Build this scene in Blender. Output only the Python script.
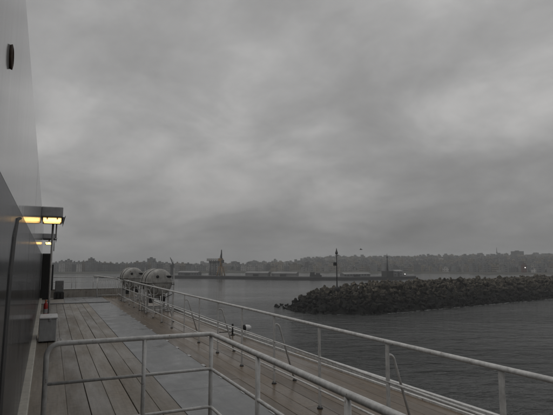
import bpy, bmesh, math, random
from mathutils import Vector, Matrix
from mathutils import noise as mnoise

random.seed(11)
S = bpy.context.scene
C = S.collection
for o in list(bpy.data.objects):
    bpy.data.objects.remove(o)

# ------------------------------------------------------------------ camera, sky, sun, exposure
F_PX, CX, CY, W_PX, H_PX = 480.0, 276.5, 207.5, 553.0, 415.0
EYE = Vector((0.0, 0.0, 1.82))
PITCH, YAW = math.radians(6.5955), math.radians(24.920)
SEA_Z = -14.2
cam_d = bpy.data.cameras.new('camera')
cam_d.sensor_fit = 'HORIZONTAL'
cam_d.sensor_width = 36.0
cam_d.lens = 36.0 * F_PX / W_PX
cam_d.clip_start = 0.05
cam_d.clip_end = 12000.0
cam = bpy.data.objects.new('camera', cam_d)
C.objects.link(cam)
cam.location = EYE
cam.rotation_euler = (math.pi / 2 + PITCH, 0.0, -YAW)
S.camera = cam

FW = Vector((math.sin(YAW) * math.cos(PITCH), math.cos(YAW) * math.cos(PITCH), math.sin(PITCH)))
RT = Vector((math.cos(YAW), -math.sin(YAW), 0.0))
UP = RT.cross(FW)


def ray(px, py):
    return FW + RT * ((px - CX) / F_PX) - UP * ((py - CY) / F_PX)


def on_z(px, py, z):
    d = ray(px, py)
    return EYE + d * ((z - EYE.z) / d.z)


def on_y(px, py, y):
    d = ray(px, py)
    return EYE + d * (y / d.y)


def at_r(px, py, r):                      # point at horizontal distance r from the camera
    d = ray(px, py)
    return EYE + d * (r / math.hypot(d.x, d.y))


S.view_settings.view_transform = 'Standard'
S.view_settings.look = 'None'
S.view_settings.exposure = 0.0
S.view_settings.gamma = 1.0
S.view_settings.use_curve_mapping = False
S.render.engine = 'CYCLES'
S.cycles.use_denoising = True
S.cycles.max_bounces = 6
S.cycles.volume_bounces = 1
S.cycles.sample_clamp_indirect = 4.0

SUN_EL, SUN_AZ = math.radians(66.0), math.radians(290.0)      # azimuth clockwise from +Y
sun_d = bpy.data.lights.new('sun', 'SUN')
sun_d.energy = 0.5
sun_d.angle = math.radians(40.0)
sun_d.color = (1.0, 0.96, 0.9)
sun = bpy.data.objects.new('sun', sun_d)
C.objects.link(sun)
sun.rotation_euler = (math.pi / 2 - SUN_EL, 0.0, math.pi - SUN_AZ)

world = bpy.data.worlds.new('World')
S.world = world
world.use_nodes = True


class NT:
    """small helper for node trees"""

    def __init__(self, tree):
        self.t = tree
        tree.nodes.clear()

    def n(self, kind, inputs=None, **props):
        nd = self.t.nodes.new(kind)
        for k, v in props.items():
            setattr(nd, k, v)
        for k, v in (inputs or {}).items():
            self.set(nd, k, v)
        return nd

    def set(self, nd, k, v):
        sock = nd.inputs[k]
        if isinstance(v, bpy.types.NodeSocket):
            self.t.links.new(v, sock)
        elif isinstance(v, bpy.types.Node):
            self.t.links.new(v.outputs[0], sock)
        else:
            sock.default_value = v

    def math(self, op, a, b=None, clamp=False):
        ins = {0: a}
        if b is not None:
            ins[1] = b
        nd = self.n('ShaderNodeMath', ins, operation=op)
        nd.use_clamp = clamp
        return nd.outputs[0]

    def mix(self, f, a, b, blend='MIX'):
        nd = self.n('ShaderNodeMix', data_type='RGBA', blend_type=blend)
        self.set(nd, 0, f)
        self.set(nd, 6, a)
        self.set(nd, 7, b)
        return nd.outputs[2]

    def ramp(self, fac, stops, interp='LINEAR'):
        nd = self.n('ShaderNodeValToRGB')
        self.set(nd, 0, fac)
        cr = nd.color_ramp
        cr.interpolation = interp
        while len(cr.elements) < len(stops):
            cr.elements.new(0.5)
        for e, (p, c) in zip(cr.elements, stops):
            e.position = p
            e.color = c if len(c) == 4 else (c[0], c[1], c[2], 1)
        return nd.outputs[0]

    def noise(self, vec, scale, detail=4.0, rough=0.55, dist=0.0):
        nd = self.n('ShaderNodeTexNoise', {'Scale': scale, 'Detail': detail, 'Roughness': rough, 'Distortion': dist})
        if vec is not None:
            self.set(nd, 'Vector', vec)
        return nd.outputs[0]

    def mapping(self, vec, scale=(1, 1, 1), loc=(0, 0, 0), rot=(0, 0, 0)):
        nd = self.n('ShaderNodeMapping', {'Location': loc, 'Rotation': rot, 'Scale': scale})
        self.set(nd, 'Vector', vec)
        return nd.outputs[0]


def g(v):
    return (v, v, v, 1)


CLOUD_LOC, CLOUD_ROT = (-1.9176, 10.9552, 2.6275), 1.1247


def build_world():
    t = NT(world.node_tree)
    sky = t.n('ShaderNodeTexSky', sky_type='NISHITA')
    sky.sun_disc = False
    sky.sun_elevation = SUN_EL
    sky.sun_rotation = SUN_AZ
    sky.dust_density = 4.0
    tc = t.n('ShaderNodeTexCoord')
    d = tc.outputs['Generated']
    sep = t.n('ShaderNodeSeparateXYZ', {0: d})
    z = t.math('MAXIMUM', sep.outputs[2], 0.0)
    den = t.math('ADD', z, 0.34)
    px = t.math('DIVIDE', sep.outputs[0], den)
    py = t.math('DIVIDE', sep.outputs[1], den)
    comb = t.n('ShaderNodeCombineXYZ', {0: px, 1: py, 2: 3.7})
    v = t.mapping(comb.outputs[0], scale=(1.0, 1.0, 1.0), loc=CLOUD_LOC, rot=(0, 0, CLOUD_ROT))
    big = t.noise(v, 0.85, 2.0, 0.5, 0.2)
    mid = t.noise(t.mapping(v, loc=(5, 3, 1)), 2.3, 6.0, 0.55, 0.35)
    fine = t.noise(t.mapping(v, loc=(7, 2, 0)), 7.0, 7.0, 0.6, 0.5)
    s = t.math('ADD', t.math('MULTIPLY', big, 0.46), t.math('MULTIPLY', mid, 0.43))
    s = t.math('ADD', s, t.math('MULTIPLY', fine, 0.11))
    cloud = t.ramp(s, [(0.36, (0.275, 0.272, 0.270)), (0.45, (0.338, 0.335, 0.333)), (0.52, (0.405, 0.402, 0.399)),
                       (0.58, (0.49, 0.485, 0.479)), (0.66, (0.60, 0.59, 0.58))])
    # overcast skies darken towards the horizon
    hz = t.ramp(z, [(0.0, g(0.48)), (0.10, g(0.61)), (0.26, g(0.90)), (0.5, g(1.02)), (1.0, g(1.12))])
    cloud = t.mix(1.0, cloud, hz, 'MULTIPLY')
    bw_ = t.n('ShaderNodeHueSaturation', {'Saturation': 0.25, 'Color': sky.outputs[0]})
    skyc = t.n('ShaderNodeVectorMath', {0: bw_.outputs[0], 'Scale': 0.05}, operation='SCALE')
    col = t.mix(0.94, skyc.outputs[0], cloud)
    bg = t.n('ShaderNodeBackground', {'Color': col, 'Strength': 1.0})
    out = t.n('ShaderNodeOutputWorld', {'Surface': bg.outputs[0]})


build_world()


# ------------------------------------------------------------------ materials
def new_mat(name):
    m = bpy.data.materials.new(name)
    m.use_nodes = True
    return m, NT(m.node_tree)


def principled(t, **kw):
    p = t.n('ShaderNodeBsdfPrincipled')
    for k, v in kw.items():
        t.set(p, k.replace('_', ' '), v)
    t.n('ShaderNodeOutputMaterial', {'Surface': p.outputs[0]})
    return p


def bump(t, h, strength=0.3, dist=0.02):
    return t.n('ShaderNodeBump', {'Height': h, 'Strength': strength, 'Distance': dist}).outputs[0]


def pos(t):
    return t.n('ShaderNodeNewGeometry').outputs['Position']


def painted(name, col, rough=0.4, wear=0.25, rust=0.0, scale=6.0, spec=0.5, metal=0.0):
    """painted steel: blotchy dirt, optional rust specks, uneven gloss"""
    m, t = new_mat(name)
    p = pos(t)
    n1 = t.noise(p, scale, 5, 0.6)
    n2 = t.noise(t.mapping(p, scale=(1, 1, 0.25)), scale * 4, 4, 0.6)
    dirt = t.math('ADD', t.math('MULTIPLY', n1, 0.6), t.math('MULTIPLY', n2, 0.4))
    dark = tuple(c * (1 - wear) * 0.9 for c in col)
    c = t.ramp(dirt, [(0.35, dark), (0.6, col)])
    if rust > 0:
        rn = t.noise(t.mapping(p, loc=(3, 9, 1)), scale * 2.2, 6, 0.65)
        rm = t.ramp(rn, [(0.66 - rust * 0.12, g(0)), (0.74 - rust * 0.1, g(1))])
        c = t.mix(rm, c, (0.10, 0.045, 0.02, 1))
    r = t.ramp(n2, [(0.3, g(max(0.05, rough - 0.1))), (0.7, g(min(1, rough + 0.12)))])
    principled(t, Base_Color=c, Roughness=r, Specular_IOR_Level=spec, Metallic=metal,
               Normal=bump(t, n2, 0.06, 0.01))
    return m


def wood(name, c_dark, c_light, wet_amt, board_tint=0.16):
    m, t = new_mat(name)
    p = pos(t)
    oi = t.n('ShaderNodeObjectInfo')
    rnd = oi.outputs['Random']
    shift = t.n('ShaderNodeCombineXYZ', {0: t.math('MULTIPLY', rnd, 31.0), 1: t.math('MULTIPLY', rnd, 57.0), 2: 0.0})
    pv = t.n('ShaderNodeVectorMath', {0: p, 1: shift.outputs[0]}, operation='ADD').outputs[0]
    grain = t.noise(t.mapping(pv, scale=(38, 1.4, 1)), 1.0, 6, 0.65, 0.4)
    blot = t.noise(t.mapping(p, scale=(1.5, 0.30, 1)), 1.5, 6, 0.6)
    small = t.noise(pv, 14, 5, 0.6)
    f = t.math('ADD', t.math('MULTIPLY', grain, 0.55), t.math('MULTIPLY', small, 0.45))
    c = t.ramp(f, [(0.32, c_dark), (0.66, c_light)])
    tint = t.ramp(rnd, [(0, g(1 - board_tint)), (1, g(1 + board_tint))])
    c = t.mix(1.0, c, tint, 'MULTIPLY')
    wet = t.ramp(blot, [(0.46 - wet_amt * 0.3, g(0)), (0.70 - wet_amt * 0.2, g(1))])
    c = t.mix(t.math('MULTIPLY', wet, 0.24), c, tuple(x * 0.45 for x in c_dark) + (1,))
    # scattered rust and scuff stains
    st = t.noise(t.mapping(p, loc=(4, 8, 2)), 3.1, 6, 0.7)
    c = t.mix(t.math('MULTIPLY', t.ramp(st, [(0.60, g(0)), (0.72, g(1))]), 0.5), c, (0.10, 0.065, 0.04, 1))
    r = t.ramp(wet, [(0, g(0.55)), (1, g(0.26))])
    principled(t, Base_Color=c, Roughness=r, Specular_IOR_Level=0.5, Normal=bump(t, grain, 0.25, 0.004))
    return m


M = {}
M['rail'] = painted('rail_paint', (0.61, 0.61, 0.60), 0.42, 0.32, 0.25, 11)
M['white'] = painted('white_paint', (0.62, 0.62, 0.62), 0.35, 0.18, 0.0, 4)
M['canister'] = painted('canister_grp', (0.39, 0.385, 0.365), 0.5, 0.5, 0.45, 4)
M['grey_steel'] = painted('grey_steel', (0.19, 0.195, 0.20), 0.42, 0.3, 0.1, 4)
M['dark_steel'] = painted('dark_steel', (0.035, 0.036, 0.038), 0.45, 0.4, 0.15, 6)
M['black'] = painted('black_rubber', (0.012, 0.012, 0.013), 0.6, 0.3, 0.0, 10)
M['red'] = painted('red_paint', (0.42, 0.025, 0.02), 0.35, 0.35, 0.0, 12)
M['orange'] = painted('orange_paint', (0.7, 0.2, 0.06), 0.4, 0.2, 0.0, 12)
M['locker'] = painted('locker_grey', (0.40, 0.405, 0.41), 0.42, 0.25, 0.15, 5)
M['canopy'] = painted('canopy_grey', (0.33, 0.335, 0.345), 0.5, 0.25, 0.0, 3)
M['sill'] = painted('sill_paint', (0.50, 0.48, 0.42), 0.45, 0.35, 0.3, 7)
M['stainless'] = painted('stainless', (0.45, 0.45, 0.46), 0.3, 0.3, 0.0, 12, metal=0.9)
M['tan'] = painted('tan_steel', (0.38, 0.355, 0.32), 0.6, 0.35, 0.4, 3)
M['plank'] = wood('weathered_planks', (0.10, 0.081, 0.060), (0.235, 0.203, 0.160), 0.35)
M['board'] = wood('wet_side_boards', (0.070, 0.051, 0.034), (0.18, 0.138, 0.097), 0.6)
M['caulk'] = painted('caulk', (0.03, 0.028, 0.025), 0.8, 0.3, 0.0, 8)


def mat_walkway():
    m, t = new_mat('worn_walkway')
    p = pos(t)
    n = t.noise(p, 1.2, 7, 0.65)
    n2 = t.noise(t.mapping(p, scale=(1, 0.3, 1)), 9, 6, 0.7)
    c = t.ramp(t.math('ADD', t.math('MULTIPLY', n, 0.6), t.math('MULTIPLY', n2, 0.4)),
               [(0.33, (0.10, 0.105, 0.108)), (0.5, (0.17, 0.175, 0.18)), (0.68, (0.235, 0.238, 0.236))])
    scuff = t.ramp(t.noise(t.mapping(p, loc=(5, 1, 0)), 5, 7, 0.75), [(0.62, g(0)), (0.68, g(1))])
    c = t.mix(t.math('MULTIPLY', scuff, 0.55), c, (0.34, 0.33, 0.31, 1))
    r = t.ramp(n, [(0.4, g(0.22)), (0.6, g(0.55))])
    principled(t, Base_Color=c, Roughness=r, Normal=bump(t, n2, 0.12, 0.004))
    return m


M['walkway'] = mat_walkway()


def mat_wall():
    m, t = new_mat('glossy_white_wall')
    p = pos(t)
    streak = t.noise(t.mapping(p, scale=(1, 5, 0.18)), 1.5, 6, 0.65)
    blot = t.noise(p, 1.1, 4, 0.5)
    c = t.ramp(t.math('ADD', t.math('MULTIPLY', streak, 0.6), t.math('MULTIPLY', blot, 0.4)),
               [(0.33, (0.36, 0.363, 0.37)), (0.62, (0.50, 0.503, 0.51))])
    sp = t.n('ShaderNodeSeparateXYZ', {0: p})
    run = t.noise(t.mapping(p, scale=(1, 14, 0.35)), 1.2, 5, 0.6)
    c = t.mix(t.math('MULTIPLY', t.ramp(run, [(0.58, g(0)), (0.72, g(1))]), 0.22), c, (0.22, 0.19, 0.15, 1))
    # dirt run by the drain outlet
    dy = t.math('DIVIDE', t.math('SUBTRACT', sp.outputs[1], 2.64), 0.022)
    gy = t.math('POWER', 2.718, t.math('MULTIPLY', t.math('MULTIPLY', dy, dy), -1.0))
    gz = t.ramp(t.math('SUBTRACT', sp.outputs[2], 2.45), [(0.0, g(0)), (0.36, g(0.55)), (0.55, g(0.3)), (0.68, g(0))])
    c = t.mix(t.math('MULTIPLY', gy, gz), c, (0.09, 0.075, 0.06, 1))
    rip = t.noise(t.mapping(p, scale=(1, 1.1, 0.2)), 2.2, 2, 0.5)
    principled(t, Base_Color=c, Roughness=0.10, Specular_IOR_Level=0.5, Normal=bump(t, rip, 0.10, 0.02))
    return m


def mat_glass():
    m, t = new_mat('tinted_glass')
    p = pos(t)
    grime = t.noise(t.mapping(p, scale=(1, 4, 0.25)), 2.2, 6, 0.65)
    c = t.ramp(grime, [(0.35, (0.012, 0.013, 0.014)), (0.7, (0.035, 0.036, 0.037))])
    r = t.ramp(grime, [(0.3, g(0.09)), (0.7, g(0.2))])
    rip = t.noise(t.mapping(p, scale=(1, 0.8, 0.12)), 2.5, 2, 0.5)
    nb = bump(t, rip, 0.09, 0.02)
    dif = t.n('ShaderNodeBsdfDiffuse', {'Color': c, 'Normal': nb})
    glo = t.n('ShaderNodeBsdfGlossy', {'Color': (0.52, 0.52, 0.53, 1), 'Roughness': r, 'Normal': nb})
    fr = t.n('ShaderNodeFresnel', {'IOR': 1.42, 'Normal': nb})
    mx = t.n('ShaderNodeMixShader', {0: fr.outputs[0], 1: dif.outputs[0], 2: glo.outputs[0]})
    t.n('ShaderNodeOutputMaterial', {'Surface': mx.outputs[0]})
    return m


M['wall'] = mat_wall()
M['glass'] = mat_glass()


def mat_emit(name, col, strength):
    m, t = new_mat(name)
    principled(t, Base_Color=(0.6, 0.5, 0.3, 1), Roughness=0.4, Emission_Color=col, Emission_Strength=strength)
    return m


M['warm_light'] = mat_emit('warm_lamp_glass', (1.0, 0.66, 0.24, 1), 0.8)
M['amber_light'] = mat_emit('amber_lamp_glass', (1.0, 0.52, 0.12, 1), 0.6)
M['white_light'] = mat_emit('white_lamp_glass', (1.0, 0.98, 0.95, 1), 2.0)


def mat_sea():
    m, t = new_mat('sea_water')
    p = pos(t)
    pr = t.mapping(p, rot=(0, 0, 0.36))          # wind direction
    calm = t.noise(t.mapping(pr, scale=(0.5, 1.6, 1)), 0.012, 4, 0.6)
    w0 = t.noise(t.mapping(pr, scale=(0.6, 1.0, 1), rot=(0, 0, -0.1)), 0.11, 3, 0.5, 0.4)
    w1 = t.noise(t.mapping(pr, scale=(0.55, 1.0, 1)), 0.34, 3, 0.55, 0.3)
    w2 = t.noise(t.mapping(pr, scale=(0.5, 1.0, 1), rot=(0, 0, 0.12)), 0.95, 4, 0.6, 0.4)
    w3 = t.noise(t.mapping(pr, scale=(0.6, 1.0, 1), rot=(0, 0, -0.2)), 3.0, 4, 0.6)
    h = t.math('ADD', t.math('MULTIPLY', w1, 0.85), t.math('MULTIPLY', w2, 0.42))
    h = t.math('ADD', h, t.math('ADD', t.math('MULTIPLY', w3, 0.10), t.math('MULTIPLY', w0, 1.1)))
    st = t.ramp(calm, [(0.36, g(0.45)), (0.6, g(1.0))])
    # water inside the breakwater is sheltered and calmer
    shel = t.n('ShaderNodeVectorMath', {0: p, 1: (-0.187, 0.982, 0.0)}, operation='DOT_PRODUCT').outputs['Value']
    st = t.math('MULTIPLY', st, t.ramp(t.math('DIVIDE', t.math('SUBTRACT', shel, 120.0), 200.0), [(0.0, g(1)), (0.35, g(0.42))]))
    b = t.n('ShaderNodeBump', {'Height': h, 'Strength': st, 'Distance': 1.1}).outputs[0]
    principled(t, Base_Color=(0.026, 0.0285, 0.0275, 1), Roughness=0.07, IOR=1.333, Normal=b)
    return m


def mat_rock(name, wet):
    m, t = new_mat(name)
    p = pos(t)
    oi = t.n('ShaderNodeObjectInfo').outputs['Random']
    n = t.noise(p, 0.9, 6, 0.65)
    n2 = t.noise(p, 4.5, 5, 0.65)
    f = t.math('ADD', t.math('MULTIPLY', n, 0.65), t.math('MULTIPLY', n2, 0.35))
    c = t.ramp(f, [(0.34, (0.010, 0.009, 0.007)), (0.5, (0.038, 0.033, 0.025)), (0.66, (0.21, 0.186, 0.142))])
    c = t.mix(1.0, c, t.ramp(oi, [(0, g(0.45)), (1, g(1.45))]), 'MULTIPLY')
    # tide line: the blocks carry dark weed up to a few metres above the water
    z = t.n('ShaderNodeSeparateXYZ', {0: p}).outputs[2]
    lvl = t.math('ADD', z, t.math('MULTIPLY', n, 3.0))
    weed = t.ramp(t.math('DIVIDE', t.math('SUBTRACT', lvl, SEA_Z + 4.2), 5.5), [(0.0, g(1)), (1.0, g(0))])
    c = t.mix(weed, c, (0.006, 0.0062, 0.0052, 1))
    principled(t, Base_Color=c, Roughness=0.85, Specular_IOR_Level=0.25, Normal=bump(t, n2, 0.5, 0.08))
    return m


def mat_facade(name, wall, dark, fx=0.3, fz=0.32):
    """far house fronts: rows of small dark openings too far off to tell apart"""
    m, t = new_mat(name)
    tc = t.n('ShaderNodeTexCoord').outputs['Object']
    oi = t.n('ShaderNodeObjectInfo').outputs['Random']
    s = t.n('ShaderNodeSeparateXYZ', {0: tc})
    u = t.math('ADD', s.outputs[0], s.outputs[1])
    fu = t.math('FRACT', t.math('MULTIPLY', u, fx))
    fv = t.math('FRACT', t.math('MULTIPLY', s.outputs[2], fz))
    mu = t.math('MULTIPLY', t.math('GREATER_THAN', fu, 0.35), t.math('LESS_THAN', fu, 0.72))
    mv = t.math('MULTIPLY', t.math('GREATER_THAN', fv, 0.3), t.math('LESS_THAN', fv, 0.75))
    nz = t.n('ShaderNodeSeparateXYZ', {0: t.n('ShaderNodeNewGeometry').outputs['Normal']}).outputs[2]
    side = t.math('LESS_THAN', t.math('ABSOLUTE', nz), 0.5)
    win = t.math('MULTIPLY', t.math('MULTIPLY', mu, mv), side)
    n = t.noise(tc, 0.25, 5, 0.65)
    c = t.mix(1.0, wall + (1,), t.ramp(n, [(0.3, g(0.6)), (0.7, g(1.1))]), 'MULTIPLY')
    c = t.mix(1.0, c, t.ramp(oi, [(0, g(0.45)), (1, g(1.15))]), 'MULTIPLY')
    c = t.mix(win, c, dark + (1,))
    principled(t, Base_Color=c, Roughness=0.85)
    return m


def mat_land():
    m, t = new_mat('hillside_earth')
    p = pos(t)
    n = t.noise(p, 0.02, 6, 0.65)
    c = t.ramp(n, [(0.35, (0.035, 0.042, 0.028)), (0.5, (0.055, 0.055, 0.045)), (0.65, (0.085, 0.08, 0.066))])
    principled(t, Base_Color=c, Roughness=0.95)
    return m


def mat_leaf():
    m, t = new_mat('dark_foliage')
    n = t.noise(pos(t), 0.15, 4, 0.6)
    c = t.ramp(n, [(0.35, (0.03, 0.042, 0.025)), (0.65, (0.065, 0.08, 0.045))])
    principled(t, Base_Color=c, Roughness=0.9)
    return m


M['sea'] = mat_sea()
M['rock'] = mat_rock('concrete_block', 1)
M['land'] = mat_land()
M['core'] = painted('rubble_gap_shade', (0.008, 0.008, 0.007), 0.9, 0.4, 0.0, 0.8)  # near-black core colour paints in the shade of gaps between blocks
M['leaf'] = mat_leaf()
M['fac_a'] = mat_facade('pale_facade', (0.46, 0.45, 0.435), (0.07, 0.07, 0.075))
M['fac_b'] = mat_facade('ochre_facade', (0.32, 0.285, 0.235), (0.06, 0.055, 0.05))
M['fac_c'] = mat_facade('grey_facade', (0.21, 0.215, 0.22), (0.06, 0.062, 0.065))
M['fac_red'] = mat_facade('red_facade', (0.17, 0.08, 0.065), (0.03, 0.025, 0.025))
M['quay'] = painted('quay_concrete', (0.045, 0.045, 0.046), 0.85, 0.45, 0.0, 0.08)
M['pale'] = painted('pale_cladding', (0.21, 0.21, 0.21), 0.6, 0.3, 0.0, 0.1)
M['rust_brown'] = painted('brown_crane_steel', (0.30, 0.19, 0.085), 0.7, 0.4, 0.0, 0.2)
M['far_dark'] = painted('far_dark_steel', (0.05, 0.05, 0.052), 0.7, 0.4, 0.0, 0.2)
M['feather'] = painted('gull_feather', (0.10, 0.10, 0.10), 0.8, 0.2, 0.0, 8)


def mat_foam():
    m, t = new_mat('sea_foam')
    p = pos(t)
    n = t.noise(p, 1.4, 6, 0.7)
    c = t.ramp(n, [(0.4, (0.10, 0.11, 0.11)), (0.65, (0.42, 0.43, 0.43))])
    principled(t, Base_Color=c, Roughness=0.6)
    return m


M['foam'] = mat_foam()
M['drain_rim'] = painted('rusty_rim', (0.07, 0.045, 0.03), 0.8, 0.4, 0.5, 20)


# ------------------------------------------------------------------ mesh builder
class MB:
    def __init__(self):
        self.v, self.f, self.s = [], [], []

    def add(self, verts, faces, smooth=False):
        b = len(self.v)
        self.v += [tuple(p) for p in verts]
        self.f += [tuple(i + b for i in fc) for fc in faces]
        self.s += [smooth] * len(faces)
        return self

    def box(self, x0, x1, y0, y1, z0, z1, ch=0.0):
        if ch <= 0:
            vs = [(x, y, z) for z in (z0, z1) for x, y in ((x0, y0), (x1, y0), (x1, y1), (x0, y1))]
            return self.add(vs, [(3, 2, 1, 0), (4, 5, 6, 7), (0, 1, 5, 4), (1, 2, 6, 5), (2, 3, 7, 6), (3, 0, 4, 7)])
        bm = bmesh.new()
        bmesh.ops.create_cube(bm, size=1.0)
        for v in bm.verts:
            v.co = Vector(((x0 + x1) / 2 + v.co.x * (x1 - x0), (y0 + y1) / 2 + v.co.y * (y1 - y0), (z0 + z1) / 2 + v.co.z * (z1 - z0)))
        bmesh.ops.bevel(bm, geom=bm.edges[:], offset=ch, segments=1, affect='EDGES')
        bm.verts.index_update()
        self.add([v.co[:] for v in bm.verts], [[v.index for v in f.verts] for f in bm.faces])
        bm.free()
        return self

    def tube(self, pts, r, seg=10, cap=True):
        pts = [Vector(p) for p in pts]
        rs = r if isinstance(r, (list, tuple)) else [r] * len(pts)
        rings = []
        prev = None
        for i, p in enumerate(pts):
            if i == 0:
                d = pts[1] - p
            elif i == len(pts) - 1:
                d = p - pts[i - 1]
            else:
                d = (pts[i + 1] - p).normalized() + (p - pts[i - 1]).normalized()
            d.normalize()
            if prev is None:
                a = Vector((0, 0, 1)) if abs(d.z) < 0.9 else Vector((1, 0, 0))
                u = d.cross(a).normalized()
            else:
                u = (prev - d * prev.dot(d)).normalized()
            prev = u
            w = d.cross(u)
            rings.append([p + (u * math.cos(2 * math.pi * k / seg) + w * math.sin(2 * math.pi * k / seg)) * rs[i] for k in range(seg)])
        vs = [q for rg in rings for q in rg]
        fs = []
        for i in range(len(pts) - 1):
            for k in range(seg):
                k2 = (k + 1) % seg
                fs.append((i * seg + k, i * seg + k2, (i + 1) * seg + k2, (i + 1) * seg + k))
        self.add(vs, fs, True)
        if cap:
            b = len(self.v) - len(vs)
            self.f += [tuple(b + k for k in reversed(range(seg))), tuple(b + (len(pts) - 1) * seg + k for k in range(seg))]
            self.s += [False, False]
        return self

    def lathe(self, prof, seg=16, origin=(0, 0, 0), axis='z'):
        o = Vector(origin)
        vs, fs = [], []
        for (r, h) in prof:
            for k in range(seg):
                a = 2 * math.pi * k / seg
                q = Vector((r * math.cos(a), r * math.sin(a), h))
                if axis == 'y':
                    q = Vector((q.x, q.z, -q.y))
                if axis == 'x':
                    q = Vector((q.z, q.x, q.y))
                vs.append(o + q)
        for i in range(len(prof) - 1):
            for k in range(seg):
                k2 = (k + 1) % seg
                fs.append((i * seg + k, i * seg + k2, (i + 1) * seg + k2, (i + 1) * seg + k))
        fs.append(tuple(reversed(range(seg))))
        fs.append(tuple((len(prof) - 1) * seg + k for k in range(seg)))
        return self.add(vs, fs, True)

    def prism(self, poly, z0, z1):
        n = len(poly)
        vs = [(x, y, z0) for x, y in poly] + [(x, y, z1) for x, y in poly]
        fs = [tuple(reversed(range(n))), tuple(range(n, 2 * n))] + [(i, (i + 1) % n, n + (i + 1) % n, n + i) for i in range(n)]
        return self.add(vs, fs)

    def mesh(self, name, off=(0, 0, 0)):
        me = bpy.data.meshes.new(name)
        o = Vector(off)
        me.from_pydata([tuple(Vector(p) - o) for p in self.v], [], self.f)
        me.polygons.foreach_set('use_smooth', self.s)
        me.update()
        return me


def link(name, me, mat, parent=None, loc=None):
    ob = bpy.data.objects.new(name, me)
    C.objects.link(ob)
    if mat is not None and me is not None and len(me.materials) == 0:
        me.materials.append(mat)
    if parent is not None:
        ob.parent = parent
    if loc is not None:
        ob.location = loc
    return ob


def tag(o, label, cat, group=None):
    o['label'] = label
    o['category'] = cat
    if group:
        o['group'] = group
    return o


def thing(name, label, cat, loc, group=None, rz=0.0):
    e = bpy.data.objects.new(name, None)
    e.empty_display_size = 0.2
    C.objects.link(e)
    e.location = loc
    e.rotation_euler[2] = rz
    return tag(e, label, cat, group)


def part(name, mb, mat, root, sub=None):
    """mesh given in world coordinates, stored relative to the thing's base"""
    return link(name, mb.mesh(name, root.location), mat, sub or root)


def lpart(name, mb, mat, root):
    """mesh given in the thing's own coordinates"""
    return link(name, mb.mesh(name), mat, root)


def struct(name, mb, mat):
    o = link(name, mb.mesh(name), mat)
    o['kind'] = 'structure'
    return o


def copy_tree(o, parent=None):
    c = o.copy()
    C.objects.link(c)
    c.parent = parent
    for ch in o.children:
        copy_tree(ch, c)
    return c


def arc(c, r, a0, a1, n, ax, ay):
    c, ax, ay = Vector(c), Vector(ax), Vector(ay)
    return [c + ax * (r * math.cos(a0 + (a1 - a0) * i / n)) + ay * (r * math.sin(a0 + (a1 - a0) * i / n)) for i in range(n + 1)]


# ------------------------------------------------------------------ sea and hull
sea = MB()
N = 24
ext = 2600.0
cx0, cy0 = 300.0, 500.0
vs = [(cx0 - ext + 2 * ext * i / N, cy0 - ext + 2 * ext * j / N, SEA_Z) for j in range(N + 1) for i in range(N + 1)]
fs = [(j * (N + 1) + i, j * (N + 1) + i + 1, (j + 1) * (N + 1) + i + 1, (j + 1) * (N + 1) + i) for j in range(N) for i in range(N)]
sea.add(vs, fs)
struct('sea', sea, M['sea'])


def edge_x(y):                      # outer edge of the side deck
    return 4.56 + 0.40 * max(0.0, min(1.0, (15.0 - y) / 13.0)) ** 1.3


YEND = 28.55
ys = [-8 + i * 1.2 for i in range(31)]
ys = [y for y in ys if y < YEND] + [YEND]
hull = MB()
hull.prism([(-18.0, YEND)] + [(-18.0, -8.0)] + [(edge_x(y), y) for y in ys], SEA_Z - 0.6, -0.06)
struct('ship_hull', hull, M['white'])

deck = MB()
deck.prism([(-0.6, YEND - 0.01), (-0.6, -8.0)] + [(edge_x(y) - 0.012, y) for y in ys[:-1]] + [(edge_x(YEND) - 0.012, YEND - 0.01)], -0.058, -0.022)
deck_o = struct('deck', deck, M['caulk'])


def deck_part(name, mb, mat):
    return link(name, mb.mesh(name), mat, deck_o)


# planks between wall and walkway, each its own piece
plank_meshes = {}


def plank(x0, w, y0, y1, mat, tilt=0.0):
    key = (round(w, 3), round(y1 - y0, 2), mat.name)
    if key not in plank_meshes:
        me = MB().box(0.003, w - 0.003, 0.002, (y1 - y0) - 0.003, -0.021, 0.0, 0.004).mesh('plank')
        me.materials.append(mat)
        plank_meshes[key] = me
    o = link('plank', plank_meshes[key], mat, deck_o, (x0 + random.uniform(-0.0025, 0.0025), y0, random.uniform(-0.0025, 0.0025)))
    o.rotation_euler = (0, tilt, 0)
    return o


PW = 0.262
for i in range(-1, 7):
    x0 = -0.262 + i * PW
    y = -3.0 + (i * 3.7 % 9.4)
    cuts = [-3.0]
    while y < 23.9:
        if y > -2.5:
            cuts.append(round(y, 2))
        y += 9.4
    cuts.append(23.9)
    for a, b in zip(cuts[:-1], cuts[1:]):
        if b - a > 0.3:
            plank(x0, PW, a, b, M['plank'])
BW = 0.232
for i in range(9):
    x0 = 2.545 + i * BW
    y = -3.0 + (i * 4.3 % 10.4)
    cuts = [-3.0]
    while y < 28.1:
        if y > -2.5:
            cuts.append(round(y, 2))
        y += 10.4
    cuts.append(28.2)
    for a, b in zip(cuts[:-1], cuts[1:]):
        if b - a > 0.3 and x0 + BW < edge_x(b) - 0.05:
            plank(x0, BW, a, b, M['board'])
        elif b - a > 0.3 and a < 9 and x0 + BW < edge_x(min(b, 9)) - 0.03:
            plank(x0, BW, a, min(b, 9.0), M['board'])
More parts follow.
